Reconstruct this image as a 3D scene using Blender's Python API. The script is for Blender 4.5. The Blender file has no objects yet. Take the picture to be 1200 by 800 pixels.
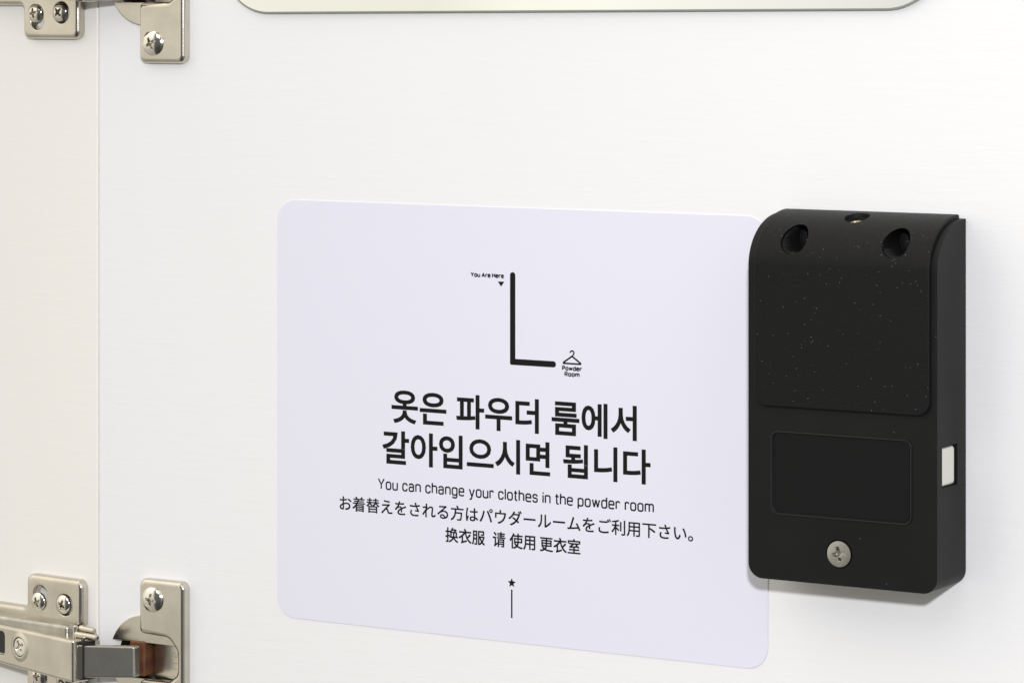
import bpy, bmesh, math, random
from mathutils import Vector, Matrix
from mathutils.geometry import delaunay_2d_cdt
random.seed(4)
S = bpy.context.scene
COL = S.collection
MM = 0.001
PI = math.pi

# ------------------------------------------------------------------ camera
# world: x runs along the cabinet door, z is up, the door's face is y = 0 and the room is on -y (millimetres * MM)
YAW = math.radians(31.0)
F_PX = 6757 * math.tan(YAW)            # focal length in pixels of the 1200 px wide photograph
DIST = F_PX / 4.0                      # mm
cam = bpy.data.cameras.new('camera')
cam.sensor_width = 36.0
cam.lens = F_PX / 1200 * 36.0
cam.shift_y = -(400 - 5) / 1200.0
cam.clip_start = 0.05
cam.clip_end = 60
cam_o = bpy.data.objects.new('camera', cam); COL.objects.link(cam_o)
cam_o.location = (DIST * math.sin(YAW) * MM, -DIST * math.cos(YAW) * MM, 0)
cam_o.rotation_euler = (PI / 2, 0, YAW)
S.camera = cam_o

# ------------------------------------------------------------------ world: the dim cream room the bare metal and the mirror reflect
W = bpy.data.worlds.new('World'); S.world = W; W.use_nodes = True
nt = W.node_tree; nt.nodes.clear()
def wn(t, **k):
    n = nt.nodes.new(t)
    for a, b in k.items(): setattr(n, a, b)
    return n
tc = wn('ShaderNodeTexCoord'); sp = wn('ShaderNodeSeparateXYZ')
nt.links.new(tc.outputs['Generated'], sp.inputs[0])
at = wn('ShaderNodeMath', operation='ARCTAN2')            # azimuth: 0 straight out from the door, + to the right
ny = wn('ShaderNodeMath', operation='MULTIPLY'); ny.inputs[1].default_value = -1
nt.links.new(sp.outputs['Y'], ny.inputs[0])
nt.links.new(sp.outputs['X'], at.inputs[0]); nt.links.new(ny.outputs[0], at.inputs[1])
mr = wn('ShaderNodeMapRange'); mr.inputs['From Min'].default_value = -PI; mr.inputs['From Max'].default_value = PI
nt.links.new(at.outputs[0], mr.inputs['Value'])
def deg(a): return (a + 180) / 360
rp_ = wn('ShaderNodeValToRGB'); cr = rp_.color_ramp
WORLD_STOPS = [(-180, (.26, .25, .24)), (-105, (.40, .39, .36)), (-78, (.64, .61, .55)), (-62, (.76, .72, .63)), (-44, (.72, .69, .61)),
               (-32.20, (.64, .62, .555)), (-32.14, (.90, .88, .80)), (-32.06, (.90, .88, .80)), (-32.0, (.64, .59, .52)), (-31.3, (.66, .64, .56)),
               (-30.7, (.76, .745, .68)), (-25.6, (.62, .615, .59)), (-20, (.42, .41, .39)), (-13, (.10, .098, .095)), (35, (.08, .08, .08)), (58, (.40, .40, .39)), (75, (.50, .50, .49)), (120, (.30, .30, .29))]
while len(cr.elements) > 1: cr.elements.remove(cr.elements[-1])
for i, (a, c) in enumerate(WORLD_STOPS):
    e = cr.elements[0] if i == 0 else cr.elements.new(deg(a))
    e.position = deg(a); e.color = (*c, 1)
nt.links.new(mr.outputs[0], rp_.inputs[0])
vr = wn('ShaderNodeValToRGB'); v = vr.color_ramp        # floor darker, ceiling lighter
v.elements[0].position = .0; v.elements[0].color = (.35, .33, .30, 1)
v.elements[1].position = 1.; v.elements[1].color = (1.9, 1.88, 1.85, 1)
for p, c in ((.35, .55), (.47, .95), (.56, 1.0)):
    e = v.elements.new(p); e.color = (c, c, c, 1)
mz = wn('ShaderNodeMapRange'); mz.inputs['From Min'].default_value = -1; mz.inputs['From Max'].default_value = 1
nt.links.new(sp.outputs['Z'], mz.inputs['Value']); nt.links.new(mz.outputs[0], vr.inputs[0])
mx = wn('ShaderNodeMix', data_type='RGBA', blend_type='MULTIPLY'); mx.inputs[0].default_value = 1
nt.links.new(rp_.outputs[0], mx.inputs[6]); nt.links.new(vr.outputs[0], mx.inputs[7])
bg = wn('ShaderNodeBackground'); bg.inputs[1].default_value = 1.35
nt.links.new(mx.outputs[2], bg.inputs[0])
ow = wn('ShaderNodeOutputWorld'); nt.links.new(bg.outputs[0], ow.inputs[0])

# ------------------------------------------------------------------ light: one flash above the lens, an added soft fill lamp
def area(name, loc, target, size, power, col):
    l = bpy.data.lights.new(name, 'AREA'); l.shape = 'SQUARE'; l.size = size; l.energy = power; l.color = col
    o = bpy.data.objects.new(name, l); COL.objects.link(o); o.location = loc
    o.rotation_euler = (Vector(target) - Vector(loc)).to_track_quat('-Z', 'Y').to_euler()
    return o
cx, cy, _ = cam_o.location
area('camera_flash', (cx + .17, cy - .28, 0.25), (-0.02, 0, -0.07), 0.055, 11.2, (0.965, 0.98, 1.03))
area('added_fill_lamp', (0.35, -1.9, 1.7), (0, 0, -0.1), 1.5, 9.0, (1.0, 0.985, 0.965))  # unseen soft lamp added for ambient light and reflections

S.view_settings.view_transform = 'Standard'; S.view_settings.look = 'None'
S.view_settings.exposure = 0.14; S.view_settings.gamma = 1; S.view_settings.use_curve_mapping = False

# ------------------------------------------------------------------ materials
def mat(name, col, rough=.5, metal=0, spec=.5, bump=None, vary=None, fleck=None, coat=0, trans=0):
    m = bpy.data.materials.new(name); m.use_nodes = True; t = m.node_tree; b = t.nodes['Principled BSDF']
    b.inputs['Base Color'].default_value = (*col, 1); b.inputs['Roughness'].default_value = rough
    b.inputs['Metallic'].default_value = metal; b.inputs['Specular IOR Level'].default_value = spec
    b.inputs['Coat Weight'].default_value = coat; b.inputs['Coat Roughness'].default_value = .12
    co = t.nodes.new('ShaderNodeTexCoord')
    def noise(scale, stretch=(1, 1, 1), detail=4, rough_=.55):
        mp = t.nodes.new('ShaderNodeMapping'); mp.inputs['Scale'].default_value = stretch
        t.links.new(co.outputs['Object'], mp.inputs[0])
        n = t.nodes.new('ShaderNodeTexNoise'); n.inputs['Scale'].default_value = scale
        n.inputs['Detail'].default_value = detail; n.inputs['Roughness'].default_value = rough_
        t.links.new(mp.outputs[0], n.inputs['Vector']); return n
    csock = None
    if vary:                                   # slow tone variation: (scale, stretch, colour 2)
        n = noise(vary[0], vary[1], 5)
        mi = t.nodes.new('ShaderNodeMix'); mi.data_type = 'RGBA'
        mi.inputs[6].default_value = (*col, 1); mi.inputs[7].default_value = (*vary[2], 1)
        rr = t.nodes.new('ShaderNodeMapRange'); rr.inputs['From Min'].default_value = .35; rr.inputs['From Max'].default_value = .65
        t.links.new(n.outputs[0], rr.inputs[0]); t.links.new(rr.outputs[0], mi.inputs[0]); csock = mi.outputs[2]
        if metal or name.find('black') >= 0:
            r2 = t.nodes.new('ShaderNodeMapRange'); r2.inputs['To Min'].default_value = rough * .8; r2.inputs['To Max'].default_value = rough * 1.3
            t.links.new(n.outputs[0], r2.inputs[0]); t.links.new(r2.outputs[0], b.inputs['Roughness'])
    if fleck:                                  # pale specks in the colour: (scale, threshold, colour)
        vo = t.nodes.new('ShaderNodeTexVoronoi'); vo.inputs['Scale'].default_value = fleck[0]
        t.links.new(co.outputs['Object'], vo.inputs['Vector'])
        lt = t.nodes.new('ShaderNodeMath'); lt.operation = 'LESS_THAN'; lt.inputs[1].default_value = .13
        t.links.new(vo.outputs['Distance'], lt.inputs[0])
        se = t.nodes.new('ShaderNodeSeparateColor'); t.links.new(vo.outputs['Color'], se.inputs[0])
        g = t.nodes.new('ShaderNodeMath'); g.operation = 'GREATER_THAN'; g.inputs[1].default_value = fleck[1]
        t.links.new(se.outputs[0], g.inputs[0])
        ml = t.nodes.new('ShaderNodeMath'); ml.operation = 'MULTIPLY'
        t.links.new(lt.outputs[0], ml.inputs[0]); t.links.new(g.outputs[0], ml.inputs[1])
        mi = t.nodes.new('ShaderNodeMix'); mi.data_type = 'RGBA'
        if csock: t.links.new(csock, mi.inputs[6])
        else: mi.inputs[6].default_value = (*col, 1)
        mi.inputs[7].default_value = (*fleck[2], 1)
        t.links.new(ml.outputs[0], mi.inputs[0]); csock = mi.outputs[2]
    if csock: t.links.new(csock, b.inputs['Base Color'])
    if bump:                                   # list of (scale, stretch, distance)
        prev = None
        for (sc_, st, d) in bump:
            n = noise(sc_, st, 5, .6)
            bp = t.nodes.new('ShaderNodeBump'); bp.inputs['Strength'].default_value = 1.0; bp.inputs['Distance'].default_value = d
            t.links.new(n.outputs[0], bp.inputs['Height'])
            if prev: t.links.new(prev.outputs[0], bp.inputs['Normal'])
            prev = bp
        t.links.new(prev.outputs[0], b.inputs['Normal'])
    return m
M = {}
GRAIN = [(330, (.13, 1, 1.5), .00007), (1100, (.25, 1, 1), .00003)]
M['door'] = mat('white_laminate', (.84, .832, .835), .55, spec=.35, bump=GRAIN, vary=(9, (1, 1, 1), (.832, .826, .822)))
M['side'] = mat('cream_laminate', (.86, .84, .80), .55, spec=.35, bump=GRAIN, vary=(9, (1, 1, 1), (.85, .83, .79)))
M['vinyl'] = mat('lavender_white_vinyl', (.755, .752, .845), .38, spec=.4, bump=[(35, (1, 1, 1), .00006)])
M['ink'] = mat('black_print', (.010, .009, .009), .5, spec=.12)
M['nickel'] = mat('nickel_plate', (.645, .605, .53), .21, 1, bump=[(1100, (1, 1, 1), .000006), (60, (1, 1, 1), .00010)], vary=(70, (1, 1, 1), (.55, .515, .445)))
M['steel'] = mat('dull_steel', (.55, .53, .48), .33, 1, bump=[(1300, (1, 1, 1), .00002)], vary=(120, (1, 1, 1), (.38, .365, .33)))
M['chrome'] = mat('screw_plating', (.80, .765, .70), .09, 1, bump=[(900, (1, 1, 1), .000006)])
M['copper'] = mat('brown_bush', (.15, .055, .022), .4, 0, bump=[(700, (1, 1, 1), .00004)], vary=(250, (1, 1, 1), (.07, .025, .012)))
M['dark'] = mat('plain_dark', (.008, .008, .009), .5)  # near black, also used for the shade blocks in the hinge arm
M['abs'] = mat('black_plastic', (.0062, .0062, .0064), .5, spec=.18, bump=[(2600, (1, 1, 1), .00003)], vary=(28, (1, 1, 1), (.0085, .0084, .0083)), fleck=(900, .99, (.10, .10, .10)))
M['cover'] = mat('grained_black_plastic', (.0070, .0069, .0070), .48, spec=.15, bump=[(2000, (1, 1, 1), .00016), (700, (1, 1, 1), .00006)], fleck=(2000, .95, (.42, .42, .43)))  # pale flecks are flash glints of the grain painted into the colour
M['smooth'] = mat('smooth_black_plastic', (.0065, .0065, .0068), .45, spec=.15)
M['edge'] = mat('glossy_black_edge', (.012, .012, .0125), .32, spec=.34)  # lighter, glossier black than the body so the label frame's lines show
M['button'] = mat('milky_plastic', (.66, .66, .58), .3, spec=.5)
M['brass'] = mat('brass', (.72, .62, .36), .3, 1)
M['mirror'] = mat('silvered_glass', (.93, .94, .91), .0, 1)
M['glass_edge'] = mat('green_glass_edge', (.30, .315, .265), .25, spec=.5)

# ------------------------------------------------------------------ mesh helpers (all in mm)
def new_obj(name, verts, faces, m, parent=None, smooth=True, loc=None, rotz=0, mats=None, fmat=None, angle=38, wn_=True):
    me = bpy.data.meshes.new(name)
    me.from_pydata([tuple(c * MM for c in v) for v in verts], [], faces)
    bm = bmesh.new(); bm.from_mesh(me); bmesh.ops.recalc_face_normals(bm, faces=bm.faces) if fmat is None and angle else None
    bm.to_mesh(me); bm.free()
    for x in (mats or [m]): me.materials.append(x)
    if fmat:
        for p, k in zip(me.polygons, fmat): p.material_index = k
    if smooth:
        me.shade_smooth(); me.set_sharp_from_angle(angle=math.radians(angle or 38))
    o = bpy.data.objects.new(name, me); COL.objects.link(o)
    if loc: o.location = [c * MM for c in loc]
    o.rotation_euler[2] = rotz
    if parent: o.parent = parent
    if smooth and wn_:
        w = o.modifiers.new('wn', 'WEIGHTED_NORMAL'); w.keep_sharp = True; w.weight = 80
    return o
def empty(name, loc, label, cat, group=None):
    o = bpy.data.objects.new(name, None); COL.objects.link(o); o.location = [c * MM for c in loc]
    o.empty_display_size = .01
    o['label'] = label; o['category'] = cat
    if group: o['group'] = group
    return o
def rounded(pts, rads, n=8):
    """closed outline with a radius per corner"""
    out = []; N = len(pts)
    if not hasattr(rads, '__len__'): rads = [rads] * N
    for i in range(N):
        p = Vector(pts[i]); a = Vector(pts[i - 1]); b = Vector(pts[(i + 1) % N]); r = rads[i]
        if r <= 0: out.append(tuple(p)); continue
        u = (a - p).normalized(); w = (b - p).normalized()
        ang = u.angle(w) / 2; d = r / math.tan(ang); c = p + (u + w).normalized() * (r / math.sin(ang))
        s = (p + u * d) - c; e = (p + w * d) - c
        a0 = math.atan2(s.y, s.x); a1 = math.atan2(e.y, e.x); da = (a1 - a0 + PI) % (2 * PI) - PI
        for k in range(n + 1):
            t = a0 + da * k / n; out.append((c.x + r * math.cos(t), c.y + r * math.sin(t)))
    return out
def rect(x0, z0, x1, z1): return [(x0, z0), (x1, z0), (x1, z1), (x0, z1)]
def circle(x, z, rx, rz=None, n=40, rot=0):
    rz = rz or rx
    return [(x + rx * math.cos(2 * PI * i / n), z + rz * math.sin(2 * PI * i / n)) for i in range(n)]
def area2(l): return sum(l[i - 1][0] * l[i][1] - l[i][0] * l[i - 1][1] for i in range(len(l)))
def ccw(l): return list(l) if area2(l) > 0 else list(l)[::-1]
def inset(l, d):
    if abs(d) < 1e-9: return list(l)
    out = []; N = len(l)
    for i in range(N):
        a, p, b = Vector(l[i - 1]), Vector(l[i]), Vector(l[(i + 1) % N])
        e1 = (p - a); e2 = (b - p)
        if e1.length < 1e-6: e1 = e2
        if e2.length < 1e-6: e2 = e1
        n1 = Vector((-e1.y, e1.x)).normalized(); n2 = Vector((-e2.y, e2.x)).normalized()
        s = n1 + n2; s = s.normalized() if s.length > 1e-6 else n1
        k = max(.4, s.dot(n1)); q = p + s * (d / k); out.append((q.x, q.y))
    return out
def plate(outline, t, bevel=0, holes=(), hb=0, y0=0, mapfn=None, seg=4, back=False, interior=None):
    """stamped sheet: outline in (x,z), from y0 out to y0-t (towards the room), rounded front edges"""
    verts = []; faces = []
    f = mapfn or (lambda x, z, h: (x, -h, z))
    def add(l, h):
        i0 = len(verts); verts.extend(f(p[0], p[1], h) for p in l); return list(range(i0, i0 + len(l)))
    def strip(a, b):
        n = len(a)
        for i in range(n): faces.append((a[i], a[(i + 1) % n], b[(i + 1) % n], b[i]))
    caps = []; backs = []
    for k, l in enumerate([outline] + list(holes)):
        l = ccw(l); sgn = 1 if k == 0 else -1; b = bevel if k == 0 else hb
        cur = add(l, y0); backs.append((cur, l)); lp = l
        steps = [(0, t - b)] if b else []
        if b: steps += [(b * (1 - math.cos(PI / 2 * j / seg)), t - b + b * math.sin(PI / 2 * j / seg)) for j in range(1, seg + 1)]
        else: steps = [(0, t)]
        for ins, h in steps:
            lp = inset(l, sgn * ins); nx = add(lp, y0 + h); strip(cur, nx); cur = nx
        caps.append((cur, lp))
    def cap(cs, h, flip):
        pts = []; edges = []; ids = []
        for ids_, l in cs:
            s = len(pts); n = len(l)
            for q, idd in zip(l, ids_): pts.append(Vector(q)); ids.append(idd)
            edges += [(s + i, s + (i + 1) % n) for i in range(n)]
        if interior:
            for q in interior: pts.append(Vector(q)); ids.append(None)
        r = delaunay_2d_cdt(pts, edges, [], 0, 1e-5)
        vmap = []
        for i, q in enumerate(r[0]):
            o = [k for k in r[3][i]]
            idd = ids[o[0]] if o else None
            if idd is None: verts.append(f(q.x, q.y, h)); idd = len(verts) - 1
            vmap.append(idd)
        def inside(l, x, z):
            c = False
            for i in range(len(l)):
                (x0, z0), (x1, z1) = l[i - 1], l[i]
                if (z0 > z) != (z1 > z) and x < (x1 - x0) * (z - z0) / (z1 - z0) + x0: c = not c
            return c
        for tri in r[2]:
            mx_ = sum(r[0][i].x for i in tri) / 3; mz_ = sum(r[0][i].y for i in tri) / 3
            if not inside(cs[0][1], mx_, mz_) or any(inside(l, mx_, mz_) for _, l in cs[1:]): continue
            tt = [vmap[i] for i in tri]
            if len(set(tt)) == len(tt): faces.append(tuple(tt[::-1] if flip else tt))
    cap(caps, y0 + t, False)
    if back: cap(backs, y0, True)
    return verts, faces
def mergev(*vf):
    V = []; Fc = []
    for v_, f_ in vf:
        o = len(V); V += v_; Fc += [tuple(i + o for i in q) for q in f_]
    return V, Fc
def boolean_cut(o, cutters):
    for (v_, f_) in cutters:
        c = new_obj('cutter', v_, f_, None, smooth=False, mats=[])
        c.parent = o.parent
        mo = o.modifiers.new('b', 'BOOLEAN'); mo.object = c; mo.solver = 'EXACT'; mo.operation = 'DIFFERENCE'
        # keep the boolean before the normals modifier
        o.modifiers.move(len(o.modifiers) - 1, 0)
        dg = bpy.context.evaluated_depsgraph_get()
        for x in o.modifiers:
            x.show_viewport = (x.type == 'BOOLEAN')
        dg = bpy.context.evaluated_depsgraph_get(); dg.update()
        me = bpy.data.meshes.new_from_object(o.evaluated_get(dg))
        o.modifiers.remove(mo); old = o.data; o.data = me; me.name = old.name
        bpy.data.meshes.remove(old); bpy.data.objects.remove(c, do_unlink=True)
        for x in o.modifiers: x.show_viewport = True
    o.data.shade_smooth(); o.data.set_sharp_from_angle(angle=math.radians(38))
def cyl(c, axis, r, a0, a1, n=36):
    """closed cylinder, axis 'y' or 'z', between a0 and a1"""
    V = []; 
    for a in (a0, a1):
        for i in range(n):
            u, w = r * math.cos(2 * PI * i / n), r * math.sin(2 * PI * i / n)
            V.append((c[0] + u, a, c[1] + w) if axis == 'y' else (c[0] + u, c[1] + w, a))
    Fc = [(i, (i + 1) % n, n + (i + 1) % n, n + i) for i in range(n)] + [tuple(range(n))[::-1], tuple(range(n, 2 * n))]
    return V, Fc
def box(x0, x1, y0, y1, z0, z1):
    V = [(x, y, z) for x in (x0, x1) for y in (y0, y1) for z in (z0, z1)]
    return V, [(0, 1, 3, 2), (4, 6, 7, 5), (0, 4, 5, 1), (2, 3, 7, 6), (0, 2, 6, 4), (1, 5, 7, 3)]
def bev(o, w, seg=3, ang=35):
    b = o.modifiers.new('bevel', 'BEVEL'); b.width = w * MM; b.segments = seg; b.limit_method = 'ANGLE'; b.angle_limit = math.radians(ang)
    o.modifiers.move(len(o.modifiers) - 1, 0)
    return o

def screw_head(r, dome, cross=0.0, depth=1.3, arm=.56, wid=.15, flat=False, nt_=72, nr=30):
    """domed cross-recess screw head; the recess is real geometry"""
    V = []; Fc = []
    def h(x, z):
        q = math.hypot(x, z) / r
        base = dome * (1 - q ** 3.2 * .12 - q * q * .0) if flat else dome * math.sqrt(max(0, 1 - (q * .93) ** 2))
        ca, sa = math.cos(cross), math.sin(cross)
        u, w = (x * ca + z * sa) / r, (-x * sa + z * ca) / r
        best = 0
        for p, s in ((u, w), (w, u)):
            p, s = abs(p), abs(s); ww = wid * (1 - .45 * p / arm)
            if p < arm * 1.15:
                e = max(0, min(1, (ww - s) / .05 + .5)); l = max(0, min(1, (arm - p) / .22))
                best = max(best, e * (l ** .6))
        return base - depth * best * (1 - .35 * q)
    V.append((0, -h(0, 0), 0))
    for j in range(1, nr + 1):
        q = r * (j / nr) ** .92
        for i in range(nt_):
            a = 2 * PI * i / nt_; x, z = q * math.cos(a), q * math.sin(a); V.append((x, -h(x, z), z))
    for i in range(nt_): V.append((r * math.cos(2 * PI * i / nt_), .3, r * math.sin(2 * PI * i / nt_)))
    R = lambda j, i: 1 + (j - 1) * nt_ + i % nt_
    for i in range(nt_): Fc.append((0, R(1, i), R(1, i + 1)))
    for j in range(1, nr + 1):
        for i in range(nt_): Fc.append((R(j, i), R(j + 1, i), R(j + 1, i + 1), R(j, i + 1)))
    return V, Fc

# ------------------------------------------------------------------ cabinet: side panel and open door (the surface everything sits on)
SEAM = -152.56
PANEL_A = math.radians(-6.0)
CUPS = (-204.2, 6.8)
holes = [circle(SEAM + 21, z, 11.9, n=48) for z in CUPS]
V, Fc = plate(rounded(rect(SEAM + .2, -420, 560, 330), 2, 4), 18, .8, holes, 0, y0=-18, back=True)
door = new_obj('cabinet_door', V, Fc, M['door'])
door['label'] = 'white laminate cabinet door filling the picture right of the vertical seam'; door['category'] = 'cabinet door'; door['kind'] = 'structure'
V, Fc = plate(rounded(rect(-480, -420, -.12, 330), 2, 4), 18, .5, y0=-18, back=True)
side = new_obj('cabinet_side_panel', V, Fc, M['side'], loc=(SEAM, 0, 0), rotz=PANEL_A)
side['label'] = 'cream white laminate side wall of the cabinet, left of the vertical seam'; side['category'] = 'cabinet panel'; side['kind'] = 'structure'

# ------------------------------------------------------------------ mirror at the top edge
mir = empty('wall_mirror', (0, 0, 0), 'frameless mirror with rounded corners on the door, cut off by the picture top', 'mirror')
tilt = math.radians(.34)
ml = rounded(rect(-103.5, 0, 138.5, 300), 17.5, 16)
ml = [(x * math.cos(tilt) - z * math.sin(tilt), x * math.sin(tilt) + z * math.cos(tilt) - 2.36) for x, z in ml]
V, Fc = plate(ml, 1.6, .35, y0=.15, seg=2)
new_obj('glass_edge', V, Fc, M['glass_edge'], mir)
V, Fc = plate(inset(ccw(ml), .5), .05, y0=1.76, seg=1)
new_obj('mirror_face', V, Fc, M['mirror'], mir, smooth=False)

# ------------------------------------------------------------------ notice
SX0, SX1, SZ0, SZ1 = -83.55, 83.85, -186.7, -59.6
notice = empty('notice_sticker', (0, 0, -123), 'lavender white rounded notice printed in Korean, English, Japanese and Chinese, stuck on the door', 'sticker')
V, Fc = plate(rounded(rect(SX0, SZ0, SX1, SZ1), 6.6, 12), .22, .06, y0=.02, seg=2)
new_obj('sheet', V, Fc, M['vinyl'], notice, loc=(0, 0, 123))
HP = .27                                     # height of the print above the door
def ribbon(pts, w, closed=False, h=HP):
    P = [Vector(p) for p in pts]
    P = [p for i, p in enumerate(P) if i == 0 or (p - P[i - 1]).length > 1e-5]
    if closed and (P[0] - P[-1]).length < 1e-5: P.pop()
    n = len(P); L = []; R = []
    for i in range(n):
        a = P[i - 1] if (i > 0 or closed) else None; b = P[(i + 1) % n] if (i < n - 1 or closed) else None
        d1 = (P[i] - a).normalized() if a else (b - P[i]).normalized()
        d2 = (b - P[i]).normalized() if b else d1
        n1 = Vector((-d1.y, d1.x)); n2 = Vector((-d2.y, d2.x)); s = (n1 + n2)
        s = s.normalized() if s.length > 1e-4 else n1; k = max(.62, s.dot(n1)); o = s * (w / 2 / k)
        L.append(P[i] + o); R.append(P[i] - o)
    V = [(p.x, -h, p.y) for p in L] + [(p.x, -h, p.y) for p in R]
    m = n if closed else n - 1
    return V, [(n + i, n + (i + 1) % n, (i + 1) % n, i) for i in range(m)]
def path(pts, r=0, closed=False, n=5):
    if not r: return pts
    if closed: return rounded(pts, r, n)
    q = rounded(pts, [0] + ([r] * (len(pts) - 2) if not hasattr(r, '__len__') else list(r)) + [0], n)
    return q
O_ = (path(rect(0, 0, .72, 1), .26, True), True)
ARCH = path([(0, .62), (.0, 1), (.7, 1), (.7, 0)], [.22, .24])
G = {                                        # squarish grotesque drawn as strokes; x-height 1
 'a': (.72, [(path([(.05, .78), (.05, 1), (.68, 1), (.68, 0)], [.16, .24]), 0), (path([(.68, .57), (0, .57), (0, 0), (.68, 0), (.68, .3)], [.22, .22, .2]), 0)]),
 'c': (.66, [(path([(.66, .7), (.66, 1), (0, 1), (0, 0), (.66, 0), (.66, .3)], [.22, .26, .26, .22]), 0)]),
 'd': (.72, [O_, ([(.72, 0), (.72, 1.42)], 0)]),
 'e': (.72, [(path([(0, .52), (.72, .52), (.72, 1), (0, 1), (0, 0), (.68, 0), (.68, .14)], [.0, .25, .26, .26, .1]), 0)]),
 'g': (.72, [O_, (path([(.72, 1.02), (.72, -.38), (.06, -.38), (.06, -.2)], [.24, .15]), 0)]),
 'h': (.70, [([(0, 0), (0, 1.42)], 0), (ARCH, 0)]),
 'i': (.0, [([(0, 0), (0, 1.02)], 0), ([(0, 1.22), (0, 1.42)], 0)]),
 'l': (.0, [([(0, 0), (0, 1.42)], 0)]),
 'm': (1.18, [([(0, 0), (0, 1.02)], 0), (path([(0, .62), (0, 1), (.59, 1), (.59, 0)], [.2, .2]), 0), (path([(.59, .62), (.59, 1), (1.18, 1), (1.18, 0)], [.2, .22]), 0)]),
 'n': (.70, [([(0, 0), (0, 1.02)], 0), (ARCH, 0)]),
 'o': (.72, [O_]),
 'p': (.72, [O_, ([(0, -.4), (0, 1.02)], 0)]),
 'r': (.46, [([(0, 0), (0, 1.02)], 0), (path([(0, .6), (0, 1), (.48, 1), (.48, .8)], [.25, .14]), 0)]),
 's': (.64, [(path([(.62, .74), (.62, 1), (0, 1), (0, .54), (.64, .50), (.64, 0), (0, 0), (0, .26)], [.2, .22, .2, .2, .22, .2]), 0)]),
 't': (.36, [(path([(.13, 1.32), (.13, 0), (.42, 0)], [.16]), 0), ([(-.08, 1), (.42, 1)], 0)]),
 'u': (.70, [([(.7, 1), (.7, -.02)], 0), (path([(.0, 1), (0, 0), (.7, 0), (.7, .4)], [.24, .22]), 0)]),
 'w': (1.06, [([(0, 1), (.27, 0)], 0), ([(.27, 0), (.53, 1)], 0), ([(.53, 1), (.79, 0)], 0), ([(.79, 0), (1.06, 1)], 0)]),
 'y': (.74, [([(0, 1), (.38, .0)], 0), (path([(.74, 1), (.27, -.38), (.02, -.38)], [.12]), 0)]),
 'A': (.92, [([(0, 0), (.46, 1.38)], 0), ([(.46, 1.38), (.92, 0)], 0), ([(.16, .44), (.76, .44)], 0)]),
 'H': (.84, [([(0, 0), (0, 1.38)], 0), ([(.84, 0), (.84, 1.38)], 0), ([(0, .72), (.84, .72)], 0)]),
 'P': (.76, [([(0, 0), (0, 1.38)], 0), (path([(0, 1.38), (.76, 1.38), (.76, .62), (0, .62)], [.3, .3]), 0)]),
 'R': (.80, [([(0, 0), (0, 1.38)], 0), (path([(0, 1.38), (.78, 1.38), (.78, .66), (0, .66)], [.3, .3]), 0), ([(.38, .66), (.82, 0)], 0)]),
 'Y': (.92, [([(0, 1.40), (.46, .62), (.92, 1.40)], 0), ([(.46, .62), (.46, 0)], 0)]),
}
def stroke_text(name, s, x0, x1, zb, xh, w, gap=.36, space=.55):
    """one line of lettering from x0 to x1, baseline zb, x-height xh, stroke w"""
    adv = 0; pos = []
    for ch in s:
        if ch == ' ': adv += space; continue
        pos.append((ch, adv)); adv += G[ch][0] + gap
    k = (x1 - x0 - w) / (adv - gap); parts = []; q = 0
    for ch, a in pos:
        for pts, cl in G[ch][1]:
            q = (q + 1) % 4
            parts.append(ribbon([(x0 + w / 2 + (a + p[0]) * k, zb + w / 2 + p[1] * (xh - w)) for p in pts], w, bool(cl), HP + q * .004))
    V, Fc = mergev(*parts)
    return new_obj(name, V, Fc, M['ink'], notice, smooth=False, loc=(0, 0, 123), angle=0)
def cjk_text(name, groups, bold=0):
    """groups: (string, x0, x1, z0, z1); each is set in the built-in face and fitted to its place on the sheet"""
    V = []; Fc = []
    for (s, x0, x1, z0, z1) in groups:
        cu = bpy.data.curves.new('t', 'FONT'); cu.body = s; cu.size = 1; cu.resolution_u = 4; cu.offset = bold if bold > 0 else 0
        o = bpy.data.objects.new('t', cu); COL.objects.link(o)
        dg = bpy.context.evaluated_depsgraph_get(); dg.update()
        me = bpy.data.meshes.new_from_object(o.evaluated_get(dg))
        xs = [v_.co.x for v_ in me.vertices]; ys = [v_.co.y for v_ in me.vertices]
        a, b, c, d = min(xs), max(xs), min(ys), max(ys)
        kx = (x1 - x0) / (b - a); kz = (z1 - z0) / (d - c); off = len(V)
        e = max(0, -bold)                       # heavier weight: the same outlines printed four times, a hair apart
        for q, (ex, ez) in enumerate([(0, 0)] if bold >= 0 else [(-e, -e), (e, -e), (-e, e), (e, e)]):
            off = len(V)
            V += [(x0 + (v_.co.x - a) * kx + ex, -HP - q * .004, z0 + (v_.co.y - c) * kz + ez) for v_ in me.vertices]
            Fc += [tuple(i + off for i in p.vertices) for p in me.polygons]
        bpy.data.objects.remove(o, do_unlink=True); bpy.data.meshes.remove(me); bpy.data.curves.remove(cu)
    return new_obj(name, V, Fc, M['ink'], notice, smooth=False, loc=(0, 0, 123), angle=0)
BOLD = .0225
cjk_text('korean_heading', [('옷은', -41.9, -22.5, -125.1, -115.2), ('파우더', -19.1, 9.3, -125.2, -115.1), ('룸에서', 13.6, 41.9, -125.2, -115.1)], BOLD)
cjk_text('korean_heading', [('갈아입으시면', -45.2, 13.1, -137.5, -127.4), ('됩니다', 17.4, 46.4, -137.4, -127.4)], BOLD)
stroke_text('english_line', 'You can change your clothes in the powder room', -46.8, 47.5, -145.3, 2.6, .47)
cjk_text('japanese_line', [('お着替えをされる方はパウダールームをご利用下さい。', -60.5, 60.1, -152.55, -148.15)], -.06)
cjk_text('chinese_line', [('换衣服', -22.8, -9.2, -159.1, -154.85), ('请', -6.4, -2.2, -159.15, -154.8), ('使用', -.6, 8.0, -159.2, -154.8), ('更衣室', 9.7, 23.2, -159.2, -154.9)], -.08)
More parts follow.
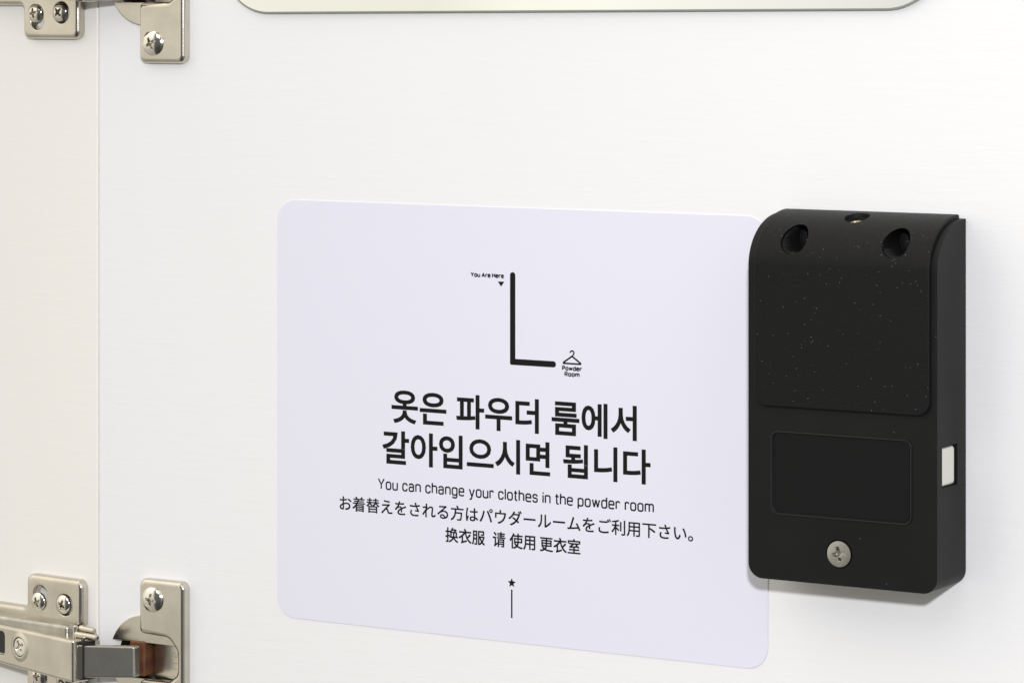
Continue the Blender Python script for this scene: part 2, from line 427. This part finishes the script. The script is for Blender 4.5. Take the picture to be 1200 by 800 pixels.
stroke_text('you_are_here_text', 'You Are Here', -14.1, -2.6, -80.4, 1.15, .345, gap=.42, space=.45)
stroke_text('powder_room_text', 'Powder', 17.1, 23.75, -106.25, 1.15, .345, gap=.42)
stroke_text('powder_room_text', 'Room', 17.9, 23.0, -107.95, 1.15, .345, gap=.42)
ARW = [(-4.7, -81.35), (-2.5, -81.35), (-3.6, -82.85)]
new_obj('arrow_mark', [(x, -HP, z) for x, z in ARW], [(0, 2, 1)], M['ink'], notice, smooth=False, loc=(0, 0, 123), angle=0)
# the thick L: rounded ends, square elbow
Lp = rounded([(-.52, -78.45), (-.52, -105.55), (15.05, -105.55), (15.05, -103.75), (1.28, -103.75), (1.28, -78.45)], [.85, .5, .85, .85, .08, .85], 6)
V, Fc = plate(Lp, .03, y0=HP - .03, seg=1)
new_obj('route_line', V, Fc, M['ink'], notice, smooth=False, loc=(0, 0, 123), angle=0)
hk = [(20.47 + .62 * math.cos(a), -101.05 + .62 * math.sin(a)) for a in [math.radians(180 - 12 * k) for k in range(19)]]
hk += [(20.55, -101.95), (20.45, -102.3)]
V, Fc = mergev(ribbon(hk, .42), ribbon(rounded([(20.45, -102.0), (17.2, -104.15), (23.7, -104.15)], [.05, .15, .15], 4), .50, True, HP + .004))
new_obj('hanger_mark', V, Fc, M['ink'], notice, smooth=False, loc=(0, 0, 123), angle=0)
star = [(.07 + (1.42 if k % 2 == 0 else .66) * math.sin(k * PI / 5), -169.35 + (1.42 if k % 2 == 0 else .66) * math.cos(k * PI / 5)) for k in range(10)]
V, Fc = mergev(([(x, -HP, z) for x, z in star] + [(.07, -HP, -169.35)], [(k, (k + 1) % 10, 10) for k in range(10)]), ribbon([(.07, -171.3), (.07, -179.6)], .5))
new_obj('star_and_line_mark', V, Fc, M['ink'], notice, smooth=False, loc=(0, 0, 123), angle=0)

# ------------------------------------------------------------------ black lock unit
lock = empty('locker_lock_box', (115.75, 0, -108), 'matte black plastic lock unit with curved top overlapping the notice edge', 'lock')
LX, LZ = -115.75, 108
X0, X1, ZB, ZT, DD, HC = 87.5, 143.95, -157.5, -58.2, 19.0, 13.5
def ztop(d): return ZT - HC * (1 - math.sqrt(max(0, 1 - (d / DD) ** 2)))
ds = [0] + [DD * math.sin(PI / 2 * k / 22) for k in range(1, 22)] + [DD - .02, DD]
V = []; Fc = []; RB = 4.2; nb = 10
for d in ds:
    zt = ztop(min(d, DD * .9999)); L = []
    for k in range(nb + 1):
        a = PI + PI / 2 * k / nb; L.append((X0 + RB + RB * math.cos(a), ZB + RB + RB * math.sin(a)))
    for k in range(nb + 1):
        a = 1.5 * PI + PI / 2 * k / nb; L.append((X1 - RB + RB * math.cos(a), ZB + RB + RB * math.sin(a)))
    L += [(X1, zt), (X0, zt)]
    V += [(x, -d - .3, z) for x, z in L]
n = len(L)
for j in range(len(ds) - 1):
    for i in range(n): Fc.append((j * n + i, j * n + (i + 1) % n, (j + 1) * n + (i + 1) % n, (j + 1) * n + i))
Fc += [tuple(range(n)), tuple(range((len(ds) - 1) * n, len(ds) * n))[::-1]]
body = new_obj('lock_body', [(x + LX, y, z + LZ) for x, y, z in V], Fc, M['abs'], lock, angle=30)
bb = body.modifiers.new('bevel', 'BEVEL'); bb.width = .55 * MM; bb.segments = 3; bb.limit_method = 'ANGLE'; bb.angle_limit = math.radians(40)
body.modifiers.move(len(body.modifiers) - 1, 0)
dg = bpy.context.evaluated_depsgraph_get(); dg.update()
me = bpy.data.meshes.new_from_object(body.evaluated_get(dg)); body.modifiers.clear(); body.data = me
bm = bmesh.new(); bm.from_mesh(me)
bmesh.ops.dissolve_limit(bm, angle_limit=math.radians(.4), verts=bm.verts, edges=bm.edges)
bm.to_mesh(me); bm.free()
body.modifiers.new('wn', 'WEIGHTED_NORMAL').keep_sharp = True
HOLES = [(100.75, -64.4), (131.15, -64.4)]
cut = [cyl((x + LX, z + LZ), 'y', 3.85, -6.5, -30) for x, z in HOLES]
cut.append(cyl((115.2 + LX, -8.2), 'z', 3.4, -64.5 + LZ, -40 + LZ))
# label recess, side window, screw seat
lab = rounded(rect(94.75, -139.3, 136.3, -117.0), 2.0, 6)
lv, lf = plate([(x + LX, z + LZ) for x, z in lab], 3, y0=DD - .05, back=True)
cut.append((lv, lf))
cut.append(box(136.5 + LX, 150 + LX, -16.1, -6.0, -129.6 + LZ, -118.5 + LZ))
cut.append(cyl((115.1 + LX, -148.9 + LZ), 'y', 3.95, -18.2, -30))
boolean_cut(body, cut)
# embossed frame line round the label recess
V, Fc = plate([(x + LX, z + LZ) for x, z in inset(ccw(lab), .55)], .12, .06, y0=DD - .06, seg=2)
new_obj('label_panel', V, Fc, M['smooth'], lock)
V, Fc = plate([(x + LX, z + LZ) for x, z in inset(ccw(lab), -.30)], .34, .16, [[(x + LX, z + LZ) for x, z in inset(ccw(lab), .12)]], .16, y0=DD + .28, seg=2)
new_obj('label_frame', V, Fc, M['edge'], lock)
# cover: an unrolled rounded rectangle bent over the same curve
CT = 1.25
arc = [0.0]; N_ = 80
prof = [(DD * math.cos(PI / 2 * k / N_), ZT - HC + HC * math.sin(PI / 2 * k / N_)) for k in range(N_ + 1)]   # front -> back
for k in range(N_): arc.append(arc[-1] + math.hypot(prof[k + 1][0] - prof[k][0], prof[k + 1][1] - prof[k][1]))
def bend(x, z, h):
    zc = ZT - HC; base = .3
    if z <= zc: return (x + LX, -(DD + h + base), z + LZ)
    s = z - zc; s = min(s, arc[-1] - 1e-6)
    k = 0
    while arc[k + 1] < s: k += 1
    t = (s - arc[k]) / (arc[k + 1] - arc[k]); th = PI / 2 * (k + t) / N_
    d, zz = DD * math.cos(th), zc + HC * math.sin(th)
    nx, nz = HC * math.cos(th), DD * math.sin(th); l = math.hypot(nx, nz)
    return (x + LX, -(d + h * nx / l + base), zz + h * nz / l + LZ)
zc = ZT - HC; ztip = zc + arc[-1] - .35
out = [(89.6 + 3.6 - 3.6 * math.cos(a), -110.1 + 3.6 - 3.6 * math.sin(a)) for a in [PI / 2 * k / 8 for k in range(9)]]
out += [(142.1 - 3.6 + 3.6 * math.sin(a), -110.1 + 3.6 - 3.6 * math.cos(a)) for a in [PI / 2 * k / 8 for k in range(9)]]
nv = 34
out += [(142.1, zc + (ztip - zc) * k / nv) for k in range(nv + 1)] + [(89.6, ztip - (ztip - zc) * k / nv) for k in range(nv + 1)]
inter = [(92.5 + 46.7 * i / 12, zc + (ztip - zc) * (k + .5) / nv) for i in range(13) for k in range(nv)]
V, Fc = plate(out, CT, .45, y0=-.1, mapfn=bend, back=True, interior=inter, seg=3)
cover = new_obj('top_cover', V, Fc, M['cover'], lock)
cut = [cyl((x + LX, z + LZ), 'y', 3.95, -6.5, -30) for x, z in HOLES] + [cyl((115.2 + LX, -8.2), 'z', 3.5, -64.5 + LZ, -40 + LZ)]
boolean_cut(cover, cut)
for k, (x, z) in enumerate(HOLES):
    V, Fc = screw_head(3.1, .9, .5 + k, .8)
    new_obj('recessed_screw', V, Fc, M['dark'], lock, loc=(x + LX, -7.0, z + LZ))
V, Fc = screw_head(3.2, 1.0, .4, .8)
s_ = new_obj('brass_screw', V, Fc, M['brass'], lock, loc=(115.2 + LX, -9.3, -60.9 + LZ)); s_.rotation_euler = (math.radians(-66), 0, 0)
V, Fc = screw_head(3.5, .95, math.radians(12), 1.5, arm=.56, wid=.17, flat=True)
new_obj('screw', V, Fc, M['steel'], lock, loc=(115.1 + LX, -18.75, -148.9 + LZ))
V, Fc = plate(rounded(rect(-15.9, -129.3, -6.9, -118.9), 1.1, 5), 5.0, .8, y0=0, back=True)
V = [(LX + 138.6 - y, x, z + LZ) for x, y, z in V]
b_ = new_obj('white_button', V, Fc, M['button'], lock)

# ------------------------------------------------------------------ concealed hinges
def make_hinge(zc, label, dz, du, az):
    h = empty('cabinet_hinge', (SEAM, 0, zc), label, 'hinge', 'concealed hinges joining the door to the cabinet side')
    PA = PANEL_A
    # --- mounting plate on the side panel
    t3 = 3.0
    o = [(-4.8, 20.1), (-4.8, 5.2), (-13, 5.2), (-13, -5.2), (-4.8, -5.2), (-4.8, -20.1), (-29.5, -20.1), (-29.5, -9.4), (-72, -9.4), (-72, 9.4), (-29.5, 9.4), (-29.5, 20.1)]
    rr = [2.6, 1.8, 1, 1, 1.8, 2.6, 2.6, 1.6, 1.8, 1.8, 1.6, 2.6]
    o = [(x + du + .7, z + dz) for x, z in o]
    scr = [(-22.9, 11.6, .0), (-11.9, 11.9, .8), (-22.9, -11.9, 1.4), (-11.9, -11.6, .4)]
    slots = []
    for i, (x, z, a) in enumerate(scr):
        x += du; z += dz
        if i == 0: slots.append(rounded(rect(x - 2.2, z - 2.2, x + 3.3, z + 5.2), 2.7, 8))
        elif i == 2: slots.append(rounded(rect(x - 2.2, z - 5.2, x + 3.3, z + 2.2), 2.7, 8))
        else: slots.append(circle(x + .3, z - .15, 3.35, n=32))
    V, Fc = plate(rounded(o, rr, 6), t3, 1.6, slots, .5, y0=.05, seg=5)
    mp = new_obj('mounting_plate', V, Fc, M['nickel'], h, rotz=PA)
    for i, (x, z, a) in enumerate(scr):
        V, Fc = screw_head(2.95, 1.5, a + .35, 2.2)
        V = [(q[0] + x + du, q[1] - 2.9, q[2] + z + dz) for q in V]
        new_obj('screw', V, Fc, M['chrome'], mp)
    V, Fc = plate(rounded(rect(-72, -6.9 + az + dz, -6 + du, 6.4 + dz), 1.2, 4), 4.6, 1.2, y0=2.9)
    new_obj('plate_rail', V, Fc, M['steel'], mp)
    # --- arm, leaning away from the panel
    AA = math.radians(-7.8)
    def armf(v_):          # arm frame -> panel frame: end of arm at u=2.3, 14 mm out
        x, y, z = v_; c, s = math.cos(AA), math.sin(AA)
        return (2.3 + x * c - y * s, -14.0 + x * s + y * c, z + az)
    ol = rounded([(.5, 5.9), (.5, -7.6), (-75, -5.0), (-75, 6.3)], [.8, .8, .5, .5], 5)
    win = rounded(rect(-52, -3.4, -34.6, 4.1), 1.4, 5)
    V, Fc = plate(ol, 6.2, 1.0, [win, circle(-26.6, .35, 2.95, n=32)], .3, y0=-6.2)
    arm = new_obj('hinge_arm', [armf(q) for q in V], Fc, M['nickel'], h, rotz=PA)
    for bx_ in (box(-50, -35.2, .9, 4.4, -3, 3.8), box(-3.6, 2.4, 2.6, 7.4, -6.6, 5.2)):
        new_obj('gap_shade_block', [armf(q) for q in bx_[0]], bx_[1], M['dark'], arm, smooth=False)  # black boxes standing in for shade inside the arm's slot and end gap
    # pressed ring and cross-recess adjusting screw
    V = []; Fc = []; pr = [(2.95, .1), (3.05, -.32), (3.4, -.42), (3.7, -.3), (4.3, -.12), (4.75, .06)]; nn = 48
    for r_, y in pr:
        V += [(-26.6 + r_ * math.cos(2 * PI * i / nn), y, .35 + r_ * 1.02 * math.sin(2 * PI * i / nn)) for i in range(nn)]
    for j in range(len(pr) - 1):
        for i in range(nn): Fc.append((j * nn + i, j * nn + (i + 1) % nn, (j + 1) * nn + (i + 1) % nn, (j + 1) * nn + i))
    new_obj('pressed_ring', [armf(q) for q in V], Fc, M['nickel'], arm)
    V, Fc = screw_head(2.8, .7, .55, 1.0, arm=.8, wid=.2, flat=True)
    new_obj('adjusting_screw', [armf((q[0] - 26.6, q[1] + .5, q[2] + .35)) for q in V], Fc, M['chrome'], arm)
    # --- cup plate on the door, cut open on the left for the link
    o = [(18.3, 25.2), (18.3, 8.0), (29.6, 7.5), (33.0, 3.6), (33.0, -3.6), (29.6, -6.2), (18.3, -6.4), (18.3, -25.2), (36.0, -25.2), (36.0, 25.2)]
    rr = [2.4, 1.7, 4.0, 3.2, 2.4, 3.0, 1.7, 2.4, 2.4, 2.4]
    V, Fc = plate(rounded(o, rr, 7), 3.0, 1.5, y0=.05, seg=5)
    cp = new_obj('cup_plate', V, Fc, M['nickel'], h)
    for s, a in ((1, 1.45), (-1, .5)):
        V, Fc = screw_head(3.85, 1.7, a, 2.6, arm=.50, wid=.12)
        new_obj('screw', [(q[0] + 23.9, q[1] - 2.9, q[2] + s * 19.0) for q in V], Fc, M['chrome'], cp)
    # cup rim disc, open towards the plate, and the deep cup
    for s, zz in ((1, 4.9), (-1, 6.2)):
        a0 = math.asin(zz / 13.4); a0 = a0 if s > 0 else -PI + a0
        sw = PI - 2 * abs(math.asin(zz / 13.4))
        seg_ = [(19.4 + 13.4 * math.cos(a0 + sw * k / 40), 13.4 * math.sin(a0 + sw * k / 40)) for k in range(41)]
        V, Fc = plate(seg_, 1.5, .25, y0=.06)
        rim = new_obj('cup_rim', V, Fc, M['nickel'], h)
    pr = [(11.6, -1.1), (11.5, 0), (11.5, 7.0), (10.8, 8.6), (9.4, 9.4), (0.01, 9.6)]; V = []; Fc = []; nn = 64
    for r_, y in pr: V += [(21 + r_ * math.cos(2 * PI * i / nn), y, r_ * math.sin(2 * PI * i / nn)) for i in range(nn)]
    for j in range(len(pr) - 1):
        for i in range(nn): Fc.append((j * nn + i, (j + 1) * nn + i, (j + 1) * nn + (i + 1) % nn, j * nn + (i + 1) % nn))
    new_obj('cup', V, Fc, M['steel'], h)
    # stamped letters on the inclined tongue at the right of the cup
    V, Fc = plate(rounded(rect(20.6, -8, 34.4, 7.2), .8, 3), .8, .3, y0=0)
    V = [(x, y + 1.0 + (33.5 - x) * .16, z) for x, y, z in V]
    tg = new_obj('cup_tongue', V, Fc, M['nickel'], h)
    L = []
    for k, st in enumerate(([(0, .9), (0, .1), (.5, 0), (.5, .9), (1, .8), (1, 0)], [(0, .5), (1, .5)], [(0, .1), (1, .1)], [(0, .9), (.9, .9), (1, .5), (.9, .1), (0, .1)])):
        L.append(ribbon([(28.6 + p[0] * 2.0, 2.5 - 2.5 * k - p[1] * 1.7) for p in st], .22, False, 0))
    V, Fc = mergev(*L); V = [(x, -.8 + 1.0 + (33.5 - x) * .16 - .02, z) for x, y, z in V]
    new_obj('stamped_letters', V, Fc, M['steel'], tg, smooth=False, angle=0)
    # brown bush the link turns on
    V, Fc = plate(rounded(rect(14.0, -5.6, 19.9, 5.4), .5, 4), 8, .6, y0=-6.0, back=True)
    new_obj('brown_bush', V, Fc, M['copper'], h)
    # link from arm to cup: tapering U section
    def link(x, z, q):
        t = (x - 1.6) / 18.0
        return (x, -(12.6 - 6.9 * t) - q + 6, z * (1.0 - .05 * t) + .35 * t)
    V, Fc = plate(rounded(rect(3.35, -6.0, 19.0, 4.1), [.6, .6, .6, .6], 5), 2.6, .5, y0=3.4, mapfn=lambda x, z, q: link(x, z, q), back=True)
    lk = new_obj('link', V, Fc, M['steel'], h)
    V, Fc = plate(rounded(rect(1.5, -6.15, 3.8, 4.25), [.8, .4, .4, .8], 5), 6.1, .35, y0=.05, mapfn=lambda x, z, q: link(x, z, q), back=True)
    new_obj('link_end', V, Fc, M['nickel'], lk)
    # wire spring clips above and below the joint
    def rod(p, q, r):
        p, q = Vector(p), Vector(q); d = (q - p).normalized(); u = d.cross(Vector((0, 1, .1))).normalized(); w = d.cross(u)
        V = []; Fc = []; nn = 14
        ends = [(p, .55), (p + d * r * .4, 1), (q - d * r * .4, 1), (q, .55)]
        for c, k in ends: V += [tuple(c + (u * math.cos(2 * PI * i / nn) + w * math.sin(2 * PI * i / nn)) * r * k) for i in range(nn)]
        for j in range(3):
            for i in range(nn): Fc.append((j * nn + i, j * nn + (i + 1) % nn, (j + 1) * nn + (i + 1) % nn, (j + 1) * nn + i))
        Fc += [tuple(range(nn))[::-1], tuple(range(3 * nn, 4 * nn))]
        return V, Fc
    for s in (1,):
        V, Fc = mergev(rod((-1.0, -8.0, s * 8.6), (5.2, -8.0, s * 8.2), 1.0), rod((-1.5, -9.5, s * 6.9), (7.4, -9.5, s * 6.5), 1.0), rod((-1.6, -9.2, s * 5.5), (-1.6, -9.2, s * 9.6), .9))
        new_obj('spring_clip', V, Fc, M['nickel'], h)
    return h
make_hinge(CUPS[0], 'lower nickel hinge with its arm, link and brown bush in view', 2.2, 0, 0)
make_hinge(CUPS[1], 'upper nickel hinge cut off by the top of the picture, only its plate ends showing', 2.2, -1.5, 1.9)
